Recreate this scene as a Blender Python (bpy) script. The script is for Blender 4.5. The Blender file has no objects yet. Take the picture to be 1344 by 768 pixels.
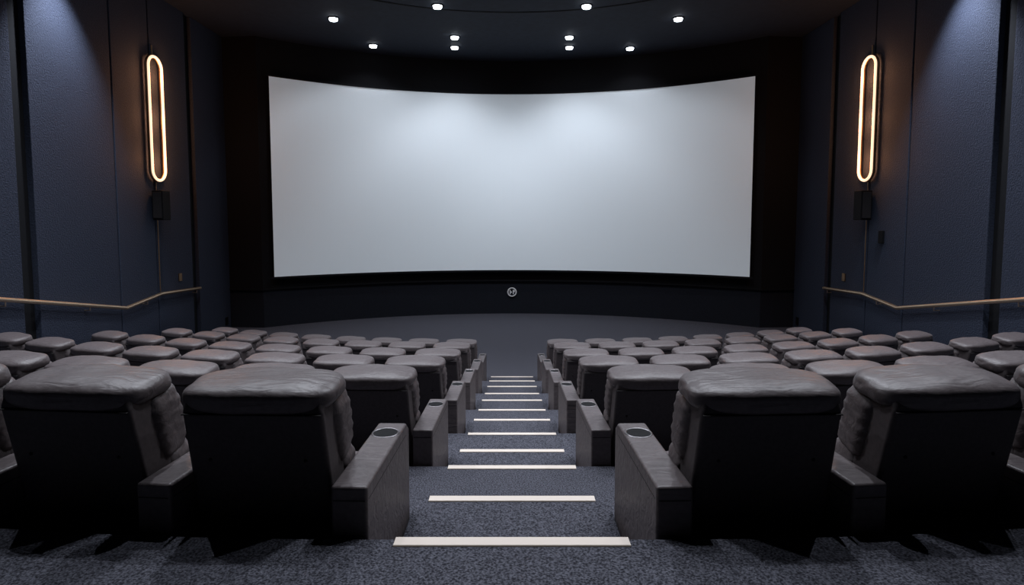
import bpy, bmesh, math, random
from mathutils import Vector, Matrix, noise
random.seed(4)
S = bpy.context.scene
S.view_settings.view_transform = 'Standard'
COL = S.collection
CAMZ = 3.60
W = 9.5
CEIL = 9.60

# ---------------------------------------------------------------- materials
def newmat(name):
    m = bpy.data.materials.new(name); m.use_nodes = True
    return m, m.node_tree.nodes, m.node_tree.links, m.node_tree.nodes['Principled BSDF']

def textured(name, c1, c2, scale, rough=0.9, bump=0.3, bumpdist=0.01, spec=0.3, lo=0.35, hi=0.65, detail=4, crease=0.0):
    m, n, l, b = newmat(name)
    tc = n.new('ShaderNodeTexCoord')
    nz = n.new('ShaderNodeTexNoise'); nz.inputs['Scale'].default_value = scale; nz.inputs['Detail'].default_value = detail
    l.new(tc.outputs['Object'], nz.inputs['Vector'])
    cr = n.new('ShaderNodeValToRGB')
    cr.color_ramp.elements[0].position = lo; cr.color_ramp.elements[1].position = hi
    cr.color_ramp.elements[0].color = (*c1, 1); cr.color_ramp.elements[1].color = (*c2, 1)
    l.new(nz.outputs['Fac'], cr.inputs['Fac'])
    l.new(cr.outputs['Color'], b.inputs['Base Color'])
    b.inputs['Roughness'].default_value = rough
    b.inputs['Specular IOR Level'].default_value = spec
    if bump > 0:
        bp = n.new('ShaderNodeBump'); bp.inputs['Strength'].default_value = bump; bp.inputs['Distance'].default_value = bumpdist
        l.new(nz.outputs['Fac'], bp.inputs['Height'])
        last = bp
        if crease > 0:
            mp = n.new('ShaderNodeMapping'); mp.inputs['Scale'].default_value = (5, 16, 16)
            n2 = n.new('ShaderNodeTexNoise'); n2.inputs['Scale'].default_value = 1.0; n2.inputs['Detail'].default_value = 3
            n2.inputs['Distortion'].default_value = 1.2
            l.new(tc.outputs['Object'], mp.inputs['Vector']); l.new(mp.outputs['Vector'], n2.inputs['Vector'])
            b2 = n.new('ShaderNodeBump'); b2.inputs['Strength'].default_value = 0.5; b2.inputs['Distance'].default_value = crease
            l.new(n2.outputs['Fac'], b2.inputs['Height']); l.new(bp.outputs['Normal'], b2.inputs['Normal'])
            last = b2
        l.new(last.outputs['Normal'], b.inputs['Normal'])
    return m

def emis(name, col, strength, base=None):
    m, n, l, b = newmat(name)
    b.inputs['Base Color'].default_value = (*(base or col), 1)
    b.inputs['Emission Color'].default_value = (*col, 1)
    b.inputs['Emission Strength'].default_value = strength
    b.inputs['Roughness'].default_value = 0.6
    return m

def metal(name, col, rough=0.3):
    m = textured(name, tuple(c*0.9 for c in col), col, 30, rough, 0.02, 0.002)
    m.node_tree.nodes['Principled BSDF'].inputs['Metallic'].default_value = 1
    return m

M_carpet = textured('carpet_mat', (0.022, 0.022, 0.028), (0.135, 0.137, 0.166), 110, 1.0, 0.8, 0.015, 0.1, 0.36, 0.70, 5)
M_wall = textured('wall_fabric_mat', (0.020, 0.026, 0.044), (0.036, 0.045, 0.071), 34, 0.85, 0.8, 0.02, 0.25, 0.3, 0.7, 8)
M_wallback = textured('wall_groove_mat', (0.003, 0.0035, 0.005), (0.0045, 0.005, 0.007), 20, 0.9, 0.1)
M_ceil = textured('ceiling_mat', (0.016, 0.022, 0.034), (0.020, 0.027, 0.043), 6, 0.8, 0.05)
M_black = textured('screen_surround_mat', (0.0025, 0.003, 0.0045), (0.004, 0.0045, 0.007), 15, 0.9, 0.1)
M_lowwall = textured('stage_wall_mat', (0.007, 0.009, 0.015), (0.010, 0.013, 0.021), 25, 0.9, 0.2)
M_leather = textured('taupe_leather_mat', (0.078, 0.064, 0.066), (0.108, 0.090, 0.092), 45, 0.46, 0.25, 0.003, 0.42, 0.3, 0.7, 6, 0.012)
M_shell = textured('seat_shell_mat', (0.046, 0.038, 0.040), (0.060, 0.050, 0.052), 60, 0.55, 0.2, 0.002, 0.35)  # leather tone darkened to carry the shade on the seat backs
M_seam = textured('seam_mat', (0.014, 0.012, 0.013), (0.02, 0.018, 0.019), 50, 0.7, 0.1)
M_dark = textured('dark_plastic_mat', (0.003, 0.003, 0.004), (0.006, 0.006, 0.007), 50, 0.7, 0.1, 0.002, 0.15)
M_chrome = metal('cupholder_rim_mat', (0.24, 0.23, 0.24), 0.35)
M_bronze = metal('bronze_mat', (0.42, 0.27, 0.16), 0.4)
M_rail = metal('rail_brass_mat', (0.78, 0.58, 0.40), 0.35)
M_strip = emis('step_nosing_mat', (0.95, 0.82, 0.70), 0.08, (0.58, 0.51, 0.45))
M_screen = emis('screen_mat', (0.64, 0.76, 0.86), 0.17, (0.76, 0.82, 0.86))  # slight emission stands in for projector light falling on the screen
M_tube = emis('sconce_tube_mat', (1.0, 0.68, 0.46), 1.35)
M_bulb = emis('bulb_mat', (0.85, 0.92, 1.0), 14)
M_white = textured('emblem_white_mat', (0.85, 0.86, 0.88), (0.9, 0.91, 0.93), 20, 0.5, 0.0)

# ---------------------------------------------------------------- helpers
def add_obj(name, mesh, mats=None, loc=(0, 0, 0)):
    o = bpy.data.objects.new(name, mesh); COL.objects.link(o); o.location = loc
    if mats:
        for m in mats: o.data.materials.append(m)
    return o

def mesh_from(name, verts, faces):
    me = bpy.data.meshes.new(name); me.from_pydata(verts, [], faces)
    bm = bmesh.new(); bm.from_mesh(me); bmesh.ops.recalc_face_normals(bm, faces=bm.faces); bm.to_mesh(me); bm.free()
    return me

def bm_box(bm, x0, x1, y0, y1, z0, z1, mi=0, bev=0.0, seg=3):
    r = bmesh.ops.create_cube(bm, size=1)
    vs = r['verts']
    for v in vs:
        v.co = Vector(((x0+x1)/2+v.co.x*(x1-x0), (y0+y1)/2+v.co.y*(y1-y0), (z0+z1)/2+v.co.z*(z1-z0)))
    fs = set(f for v in vs for f in v.link_faces)
    for f in fs: f.material_index = mi
    if bev > 0:
        es = list(set(e for v in vs for e in v.link_edges))
        bmesh.ops.bevel(bm, geom=es, offset=bev, segments=seg, affect='EDGES', profile=0.5, material=-1)

def box(name, x0, x1, y0, y1, z0, z1, mat, bev=0.0):
    bm = bmesh.new(); bm_box(bm, x0, x1, y0, y1, z0, z1, 0, bev)
    me = bpy.data.meshes.new(name); bm.to_mesh(me); bm.free()
    return add_obj(name, me, [mat])

def prism(name, A, B, z0, z1, mat):
    """solid between plan curves A and B (same length lists of (x,y))"""
    n = len(A); v = []
    for (x, y) in A: v += [(x, y, z0), (x, y, z1)]
    for (x, y) in B: v += [(x, y, z0), (x, y, z1)]
    f = []; o = 2*n
    for i in range(n-1):
        a, b = 2*i, 2*i+2
        f += [(a, b, b+1, a+1), (o+a, o+a+1, o+b+1, o+b), (a+1, b+1, o+b+1, o+a+1), (a, o+a, o+b, b)]
    e = 2*(n-1)
    f += [(0, 1, o+1, o), (e, o+e, o+e+1, e+1)]
    return add_obj(name, mesh_from(name, v, f), [mat])

def parent(children, name, loc=(0, 0, 0)):
    e = bpy.data.objects.new(name, None); COL.objects.link(e); e.location = loc
    e.empty_display_size = 0.2
    for c in children:
        c.parent = e
        c.matrix_parent_inverse = Matrix.Translation(-Vector(loc))
    return e

def tube(name, pts, r, mat, cyclic=False, res=4):
    cu = bpy.data.curves.new(name, 'CURVE'); cu.dimensions = '3D'
    sp = cu.splines.new('POLY'); sp.points.add(len(pts)-1)
    for p, q in zip(sp.points, pts): p.co = (*q, 1)
    sp.use_cyclic_u = cyclic
    cu.bevel_depth = r; cu.bevel_resolution = res; cu.use_fill_caps = True
    cu.materials.append(mat)
    o = bpy.data.objects.new(name, cu); COL.objects.link(o)
    return o

# ---------------------------------------------------------------- tiers / steps
HS = [1.27, 1.56, 1.79, 2.05, 2.25, 2.43, 2.62, 2.78, 2.96, 3.11, 3.27, 3.44, 3.60]
D = [2.2+0.93*k for k in range(13)]
def crv(x): return max(0.0, abs(x)-0.6)**2/28.0
def slope(x): return math.copysign(2*max(0.0, abs(x)-0.6)/28.0, x)
XS = [-9.58+19.16*i/60 for i in range(61)]
def curve(d): return [(x, d+crv(x)) for x in XS]
prism('floor_rear_platform', [(x, -3.0) for x in XS], curve(D[0]), -0.1, CAMZ-HS[0], M_carpet)
for r in range(1, 6):
    prism('floor_tier', curve(D[2*r-2]), curve(D[2*r]), -0.1, CAMZ-HS[2*r], M_carpet)
front_floor_back = curve(D[10])
prism('floor', front_floor_back, [(x, 23.0) for x in XS], -0.1, 0.0, M_carpet)
for r in range(1, 7):
    k = 2*r-1
    box('floor_aisle_step', -0.54, 0.54, D[k-1], D[k], CAMZ-HS[k+1], CAMZ-HS[k], M_carpet, 0.006)
for k in range(12):
    z = CAMZ-HS[k]
    bm = bmesh.new()
    bm_box(bm, -0.465, 0.465, D[k]-0.05, D[k]+0.008, z, z+0.007, 0, 0.002, 2)
    bm_box(bm, -0.465, 0.465, D[k]+0.001, D[k]+0.008, z-0.03, z+0.004, 0, 0.0)
    me = bpy.data.meshes.new('step_nosing'); bm.to_mesh(me); bm.free()
    add_obj('trim_step_nosing', me, [M_strip])

# ---------------------------------------------------------------- room shell
box('wall_back', -W-0.3, W+0.3, -3.3, -3.0, -0.1, CEIL, M_wall)
box('ceiling', -W-0.3, W+0.3, -3.3, 23.3, CEIL, CEIL+0.2, M_ceil)
GAPS = [(-3.0, 2.5), (2.9, 5.6), (5.64, 8.4), (8.44, 11.05), (11.42, 13.78), (13.83, 15.25), (15.29, 16.95), (17.3, 19.15)]
for s, nm in ((-1, 'left'), (1, 'right')):
    xa, xb = sorted((s*(W+0.12), s*(W+0.35)))
    box('wall_'+nm, xa, xb, -3.3, 23.3, -0.1, CEIL, M_wallback)
    bm = bmesh.new()
    for (a, b) in GAPS:
        p, q = sorted((s*W, s*(W+0.13)))
        bm_box(bm, p, q, a, b, 0.0, CEIL, 0, 0.012, 2)
    me = bpy.data.meshes.new('panels'); bm.to_mesh(me); bm.free()
    add_obj('wall_'+nm+'_acoustic_panels', me, [M_wall])

# front wall: arc + wings
R, CY = 13.06, 8.74
def arc(rad, xm, n=48, cy=CY):
    a = math.asin(xm/rad)
    return [(rad*math.sin(-a+2*a*i/n), cy+rad*math.cos(-a+2*a*i/n)) for i in range(n+1)]
inner = [(-W-0.12, 19.15)]+arc(R+0.2, 8.35)+[(W+0.12, 19.15)]
outer = [(-W-0.12, 23.2)]+[(p[0], 23.2) for p in arc(R+0.2, 8.35)]+[(W+0.12, 23.2)]
prism('wall_front', inner, outer, 1.30, CEIL, M_black)
inner2 = [(x, y+0.05) for x, y in inner]
prism('wall_front_base', inner2, outer, 0.0, 1.30, M_lowwall)
prism('trim_stage_ledge', [(x, y-0.03) for x, y in inner], inner2, 1.27, 1.33, M_black)

# curved dark reveal strip in the ceiling, following the screen wall
prism('trim_ceiling_reveal', arc(R-4.9, 7.9), arc(R-4.84, 7.9), CEIL-0.012, CEIL+0.01, M_wallback)

# screen with thin frame
z0, z1 = 1.72, 8.33
HW = 7.97
scr = prism('panel', arc(R, HW), arc(R+0.05, HW), z0, z1, M_screen)
fr = []
fr.append(prism('frame_bottom', arc(R-0.03, HW+.06), arc(R+0.19, HW+.06), z0-0.07, z0, M_black))
fr.append(prism('frame_top', arc(R-0.03, HW+.06), arc(R+0.19, HW+.06), z1, z1+0.07, M_black))
fr.append(prism('frame_back', arc(R+0.06, HW+.02), arc(R+0.19, HW+.02), z0, z1, M_black))
parent([scr]+fr, 'cinema_screen', (0, 21.8, 5.0))

# emblem
bm = bmesh.new()
def torus_bm(bm, cx, cy, cz, Rm, rm, axis='y', nu=32, nv=8, mi=0):
    vs = []
    for i in range(nu):
        a = 2*math.pi*i/nu; row = []
        for j in range(nv):
            b = 2*math.pi*j/nv
            rr = Rm+rm*math.cos(b); h = rm*math.sin(b)
            if axis == 'y': co = (cx+rr*math.cos(a), cy+h, cz+rr*math.sin(a))
            else: co = (cx+rr*math.cos(a), cy+rr*math.sin(a), cz+h)
            row.append(bm.verts.new(co))
        vs.append(row)
    for i in range(nu):
        for j in range(nv):
            f = bm.faces.new((vs[i][j], vs[(i+1) % nu][j], vs[(i+1) % nu][(j+1) % nv], vs[i][(j+1) % nv]))
            f.material_index = mi; f.smooth = True
ye = CY+R+0.2
torus_bm(bm, 0, ye+0.02, 0.84, 0.16, 0.025)
bm_box(bm, -0.09, -0.05, ye-0.0, ye+0.05, 0.76, 0.92, 0, 0.005)
bm_box(bm, -0.05, 0.0, ye-0.0, ye+0.05, 0.82, 0.86, 0, 0.005)
bm_box(bm, 0.03, 0.07, ye-0.0, ye+0.05, 0.76, 0.92, 0, 0.005)
bm_box(bm, 0.07, 0.11, ye-0.0, ye+0.05, 0.84, 0.92, 0, 0.005)
me = bpy.data.meshes.new('emblem'); bm.to_mesh(me); bm.free()
add_obj('wall_emblem_sign', me, [M_white])

# ---------------------------------------------------------------- chairs
def bm_cushion(bm, c, h, rotx, n=5.0, mi=0, cuts=9, pleat=0.0, seed=0, taper=0.0, freq=115):
    N = cuts+1
    rm = Matrix.Rotation(rotx, 3, 'X')
    cache = {}
    def vert(i, j, k):
        key = (i, j, k)
        if key in cache: return cache[key]
        p = Vector((2*i/N-1, 2*j/N-1, 2*k/N-1))
        kk = (abs(p.x)**n+abs(p.y)**n+abs(p.z)**n)**(-1.0/n)
        q = p*kk
        t = 1.0-taper*(q.z*0.5+0.5)
        w = Vector((q.x*h[0]*t, q.y*h[1], q.z*h[2]))
        nn = noise.noise(Vector((w.x*6+seed, w.y*7, w.z*8)))*0.007
        side = max(0.0, (abs(q.x)-0.66)/0.34)
        pl = pleat*side*(math.sin(w.z*freq+3*noise.noise(Vector((w.x*7, w.y*9, seed)))*2+seed)+0.8*noise.noise(Vector((w.x*12, w.y*12, w.z*40+seed))))
        w += Vector((q.x*0.4, q.y, q.z)).normalized()*(nn+pl)
        cache[key] = bm.verts.new(rm @ w+Vector(c))
        return cache[key]
    fs = []
    for a in range(N):
        for b in range(N):
            for (lo, f) in ((0, lambda u, v, w: (w, u, v)), (1, lambda u, v, w: (v, w, u)), (2, lambda u, v, w: (u, v, w))):
                for w in (0, N):
                    quad = [(a, b), (a+1, b), (a+1, b+1), (a, b+1)]
                    if w == 0: quad.reverse()
                    fs.append(bm.faces.new([vert(*f(u, v, w)) for u, v in quad]))
    for f in fs: f.material_index = mi; f.smooth = True
    bmesh.ops.recalc_face_normals(bm, faces=fs)

def bm_profile(bm, prof, x0, x1, mi, bev, taper=0.0, seg=3):
    A = [bm.verts.new((x0+(taper*max(0, z-.3)), y, z)) for y, z in prof]
    B = [bm.verts.new((x1-(taper*max(0, z-.3)), y, z)) for y, z in prof]
    n = len(prof); fs = [bm.faces.new(A), bm.faces.new(list(reversed(B)))]
    for i in range(n):
        fs.append(bm.faces.new((A[i], B[i], B[(i+1) % n], A[(i+1) % n])))
    bmesh.ops.recalc_face_normals(bm, faces=fs)
    for f in fs: f.material_index = mi
    es = list(set(e for f in fs for e in f.edges))
    bmesh.ops.bevel(bm, geom=es, offset=bev, segments=seg, affect='EDGES', profile=0.5, material=-1)

def arm(bm, x0, x1):
    # body of armrest, padded top, cup holder
    zt = 0.725
    prof = [(-0.01, 0.0), (-0.01, zt), (0.72, zt), (0.78, zt-0.045), (0.78, 0.0)]
    bm_profile(bm, prof, x0, x1, 0, 0.014, 0, 4)
    xm = (x0+x1)/2; yc = 0.575
    torus_bm(bm, xm, yc, zt-0.002, 0.0645, 0.0055, 'z', 32, 8, 3)
    r = bmesh.ops.create_cone(bm, cap_ends=True, segments=32, radius1=0.063, radius2=0.063, depth=0.005,
                              matrix=Matrix.Translation((xm, yc, zt-0.0015)))
    for v in r['verts']:
        for f in v.link_faces: f.material_index = 2  # flat dark disc stands in for the shaded cup hole
    # stitched seams just under the padded top
    for xx in (x0-0.0005, x1-0.0015):
        bm_box(bm, xx, xx+0.002, 0.01, 0.70, zt-0.060, zt-0.056, 4)
    bm_box(bm, x0+0.01, x1-0.01, -0.0115, -0.009, zt-0.060, zt-0.056, 4)

def chair_mesh(name, side, both):
    bm = bmesh.new()
    # base / mechanism box
    bm_box(bm, -0.315, 0.315, 0.24, 0.72, 0.0, 0.36, 1, 0.02)
    # folded footrest
    bm_cushion(bm, (0, 0.76, 0.24), (0.305, 0.055, 0.17), 0.0, 5, 0, 7)
    # seat cushion
    bm_cushion(bm, (0, 0.53, 0.44), (0.318, 0.29, 0.11), math.radians(3), 5, 0, 11, 0.003, 2, 0, 60)
    # back shell (leans backwards)
    prof = [(0.235, 0.0), (0.012, 1.015), (0.030, 1.065), (0.16, 1.07), (0.36, 0.30), (0.36, 0.0)]
    bm_profile(bm, prof, -0.312, 0.312, 1, 0.022, 0.03, 4)
    # lumbar cushion, upper back cushion, headrest roll
    bm_cushion(bm, (0, 0.335, 0.615), (0.320, 0.10, 0.20), math.radians(15), 4.5, 0, 23, 0.0035, 5, 0, 95)
    bm_cushion(bm, (0, 0.245, 0.890), (0.322, 0.110, 0.195), math.radians(13), 4.5, 0, 23, 0.0035, 3, 0, 110)
    bm_cushion(bm, (0, 0.150, 1.070), (0.322, 0.158, 0.062), math.radians(6), 3.6, 0, 17, 0.002, 9)
    # piped seam under the headrest on the rear panel
    bm_box(bm, -0.285, 0.285, 0.006, 0.018, 1.004, 1.009, 4)
    # small fasteners on rear shell
    for xx in (-0.2, 0.2):
        r = bmesh.ops.create_uvsphere(bm, u_segments=8, v_segments=6, radius=0.008,
                                      matrix=Matrix.Translation((xx, 0.058, 0.80)))
        for v in r['verts']:
            for f in v.link_faces: f.material_index = 4
    a = (0.325, 0.475)
    if side > 0 or both: arm(bm, a[0], a[1])
    if side < 0 or both: arm(bm, -a[1], -a[0])
    me = bpy.data.meshes.new(name)
    for f in bm.faces: f.smooth = True
    bm.to_mesh(me); bm.free()
    for m in (M_leather, M_shell, M_dark, M_chrome, M_seam): me.materials.append(m)
    tmp = bpy.data.objects.new('tmp', me); COL.objects.link(tmp)
    md = tmp.modifiers.new('wn', 'WEIGHTED_NORMAL'); md.keep_sharp = True; md.weight = 80
    dg = bpy.context.evaluated_depsgraph_get()
    out = bpy.data.meshes.new_from_object(tmp.evaluated_get(dg))
    out.name = name
    bpy.data.objects.remove(tmp)
    return out
ML = chair_mesh('recliner_l', 1, False); MR = chair_mesh('recliner_r', -1, False); MB = chair_mesh('recliner_end', 1, True)
NCH = 8
for r in range(1, 7):
    zz = CAMZ-HS[2*r]
    for s in (-1, 1):
        for i in range(NCH):
            x = s*(1.055+0.80*i)
            me = MB if i == NCH-1 else (ML if s < 0 else MR)
            o = add_obj('cinema_recliner_seat', me)
            yaw = math.atan(slope(x))
            o.location = (x, D[2*r-2]+crv(x)+0.04, zz)
            o.rotation_euler = (0, 0, yaw)

# ---------------------------------------------------------------- wall fittings
def stadium(x, yc, zc, w, h, n=14):
    r = w/2; pts = []
    for i in range(n+1):
        a = math.pi*i/n; pts.append((x, yc+r*math.cos(a), zc+h/2-r+r*math.sin(a)))
    for i in range(n+1):
        a = math.pi+math.pi*i/n; pts.append((x, yc+r*math.cos(a), zc-h/2+r+r*math.sin(a)))
    return pts
for s, nm in ((-1, 'left'), (1, 'right')):
    yc, zc, w, h = 15.3, CAMZ+2.68, 0.56, 3.22
    xw = s*W
    t = tube('light_tube', stadium(xw-s*0.130, yc, zc, w, h), 0.034, M_tube, True)
    c = tube('channel', stadium(xw-s*0.085, yc, zc, w+.02, h+.02), 0.042, M_bronze, True)
    rod = tube('stem', [(xw-s*0.06, yc, zc+h/2), (xw-s*0.06, yc, zc+h/2+0.3)], 0.02, M_bronze)
    wire = tube('conduit', [(xw-s*0.03, yc, zc-h/2), (xw-s*0.03, yc, 1.70)], 0.012, M_bronze)
    st = [box('standoff_%d' % i, *sorted((xw, xw-s*0.09)), yc-0.03, yc+0.03, z-0.03, z+0.03, M_bronze)
          for i, z in enumerate((zc+h/2, zc-h/2))]
    gl = []
    for i in range(3):
        ld = bpy.data.lights.new('glow_%d' % i, 'POINT'); ld.energy = 34; ld.color = (1.0, 0.42, 0.17); ld.shadow_soft_size = 0.12
        g = bpy.data.objects.new('glow_%d' % i, ld); COL.objects.link(g); g.location = (xw-s*0.42, yc, zc-1.1+1.1*i); gl.append(g)
    parent([t, c, rod, wire]+st+gl, 'wall_sconce_light', (xw, yc, zc))
    # speaker
    sx0, sx1 = sorted((xw-s*0.06, xw-s*0.34))
    zb = CAMZ+0.02
    b = box('cabinet', sx0, sx1, 15.05, 15.40, zb, zb+0.78, M_dark, 0.02)
    g = box('grille', sx0+0.03, sx1-0.03, 15.03, 15.06, zb+0.05, zb+0.73, M_seam, 0.005)
    br = box('bracket', *sorted((xw, xw-s*0.10)), 15.18, 15.28, zb+0.3, zb+0.45, M_dark)
    parent([b, g, br], 'wall_speaker', (xw, 15.2, zb))
    # handrail
    xr = xw-s*0.12
    pts = [(xr, 2.6, CAMZ+0.15), (xr, 10.5, CAMZ-1.46), (xr, 13.8, CAMZ-2.12), (xr, 15.2, CAMZ-1.95), (xr, 17.1, CAMZ-2.02)]
    rl = tube('rail', pts, 0.046, M_rail, False, 3)
    brs = []
    for i, (y, z) in enumerate(((4.5, CAMZ-0.24), (7.5, CAMZ-0.85), (10.5, CAMZ-1.46), (12.6, CAMZ-1.87), (14.6, CAMZ-2.02), (16.9, CAMZ-2.01))):
        brs.append(tube('bracket_%d' % i, [(xw+s*0.01, y, z-0.12), (xr, y, z-0.12), (xr, y, z)], 0.014, M_rail))
    parent([rl]+brs, 'handrail', (xr, 12, CAMZ-2))
    box('wall_outlet_plate', *sorted((xw, xw-s*0.03)), 18.75, 18.9, 0.15, 0.4, M_dark, 0.005)
    box('light_switch_plate', *sorted((xw, xw-s*0.03)), 16.2, 16.34, CAMZ-1.72, CAMZ-1.5, M_bronze, 0.005)
bx = box('wall_thermostat', W-0.06, W+0.005, 14.58, 14.75, CAMZ-0.58, CAMZ-0.25, M_dark, 0.01)

# ---------------------------------------------------------------- ceiling downlights
def downlight(x, y, power, ang=100, tilt=(0, 0), col=(0.86, 0.91, 1.0), radius=0.08, blend=0.6):
    bm = bmesh.new()
    torus_bm(bm, 0, 0, -0.005, 0.15, 0.025, 'z', 28, 8, 0)
    r = bmesh.ops.create_cone(bm, cap_ends=True, segments=24, radius1=0.115, radius2=0.13, depth=0.07,
                              matrix=Matrix.Translation((0, 0, -0.036)))
    for v in r['verts']:
        for f in v.link_faces: f.material_index = 1
    me = bpy.data.meshes.new('fixture'); bm.to_mesh(me); bm.free()
    o = add_obj('ceiling_downlight', me, [M_dark, M_bulb], (x, y, CEIL))
    ld = bpy.data.lights.new('spot', 'SPOT'); ld.energy = power; ld.color = col
    ld.spot_size = math.radians(ang); ld.spot_blend = blend; ld.shadow_soft_size = radius
    lo = bpy.data.objects.new('spot', ld); COL.objects.link(lo)
    lo.parent = o; lo.location = (0, 0, -0.14)
    lo.rotation_euler = (math.radians(tilt[0]), math.radians(tilt[1]), 0)
downlight(-5.3, 17.4, 100, 110, (20, 0)); downlight(4.93, 17.4, 100, 110, (20, 0))
downlight(-4.75, 20.0, 50, 130, (0, 0)); downlight(4.1, 20.3, 50, 130, (0, 0))
for s in (-1, 1):
    downlight(s*2.08, 16.4, 580, 100, (40, s*-4), blend=1.0)
    downlight(s*1.87, 19.1, 190, 105, (14, 0), blend=0.9)
    downlight(s*1.98, 20.2, 80, 120, (0, 0), blend=0.9)
    # wall washers
    downlight(s*8.72, 12.1, 1900, 66, (0, -s*8), (0.80, 0.86, 1.0), 0.08, 0.9)
    downlight(s*8.75, 8.2, 300, 75, (0, s*8))
    # over the seats
    for y, p in ((6.6, 850), (9.8, 460)):
        downlight(s*2.3, y, p, 110, (0, 0))
        downlight(s*6.0, y+0.8, p, 110, (0, 0))
    downlight(s*1.5, 4.7, 420, 110, (0, 0), radius=0.04)
    downlight(s*4.2, 4.9, 420, 110, (0, 0), radius=0.04)
    downlight(s*3.4, 13.2, 300, 110, (0, 0))

# ---------------------------------------------------------------- world, camera
w = bpy.data.worlds.new('World'); S.world = w; w.use_nodes = True
w.node_tree.nodes['Background'].inputs[0].default_value = (0.02, 0.025, 0.04, 1)
w.node_tree.nodes['Background'].inputs[1].default_value = 0.3
cam = bpy.data.cameras.new('Camera'); co = bpy.data.objects.new('Camera', cam); COL.objects.link(co)
cam.sensor_width = 36; cam.lens = 36*750/1344
cam.shift_y = -43/1344
cam.clip_end = 100
co.location = (0, 0, CAMZ); co.rotation_euler = (math.radians(90-3.9), 0, 0)
S.camera = co
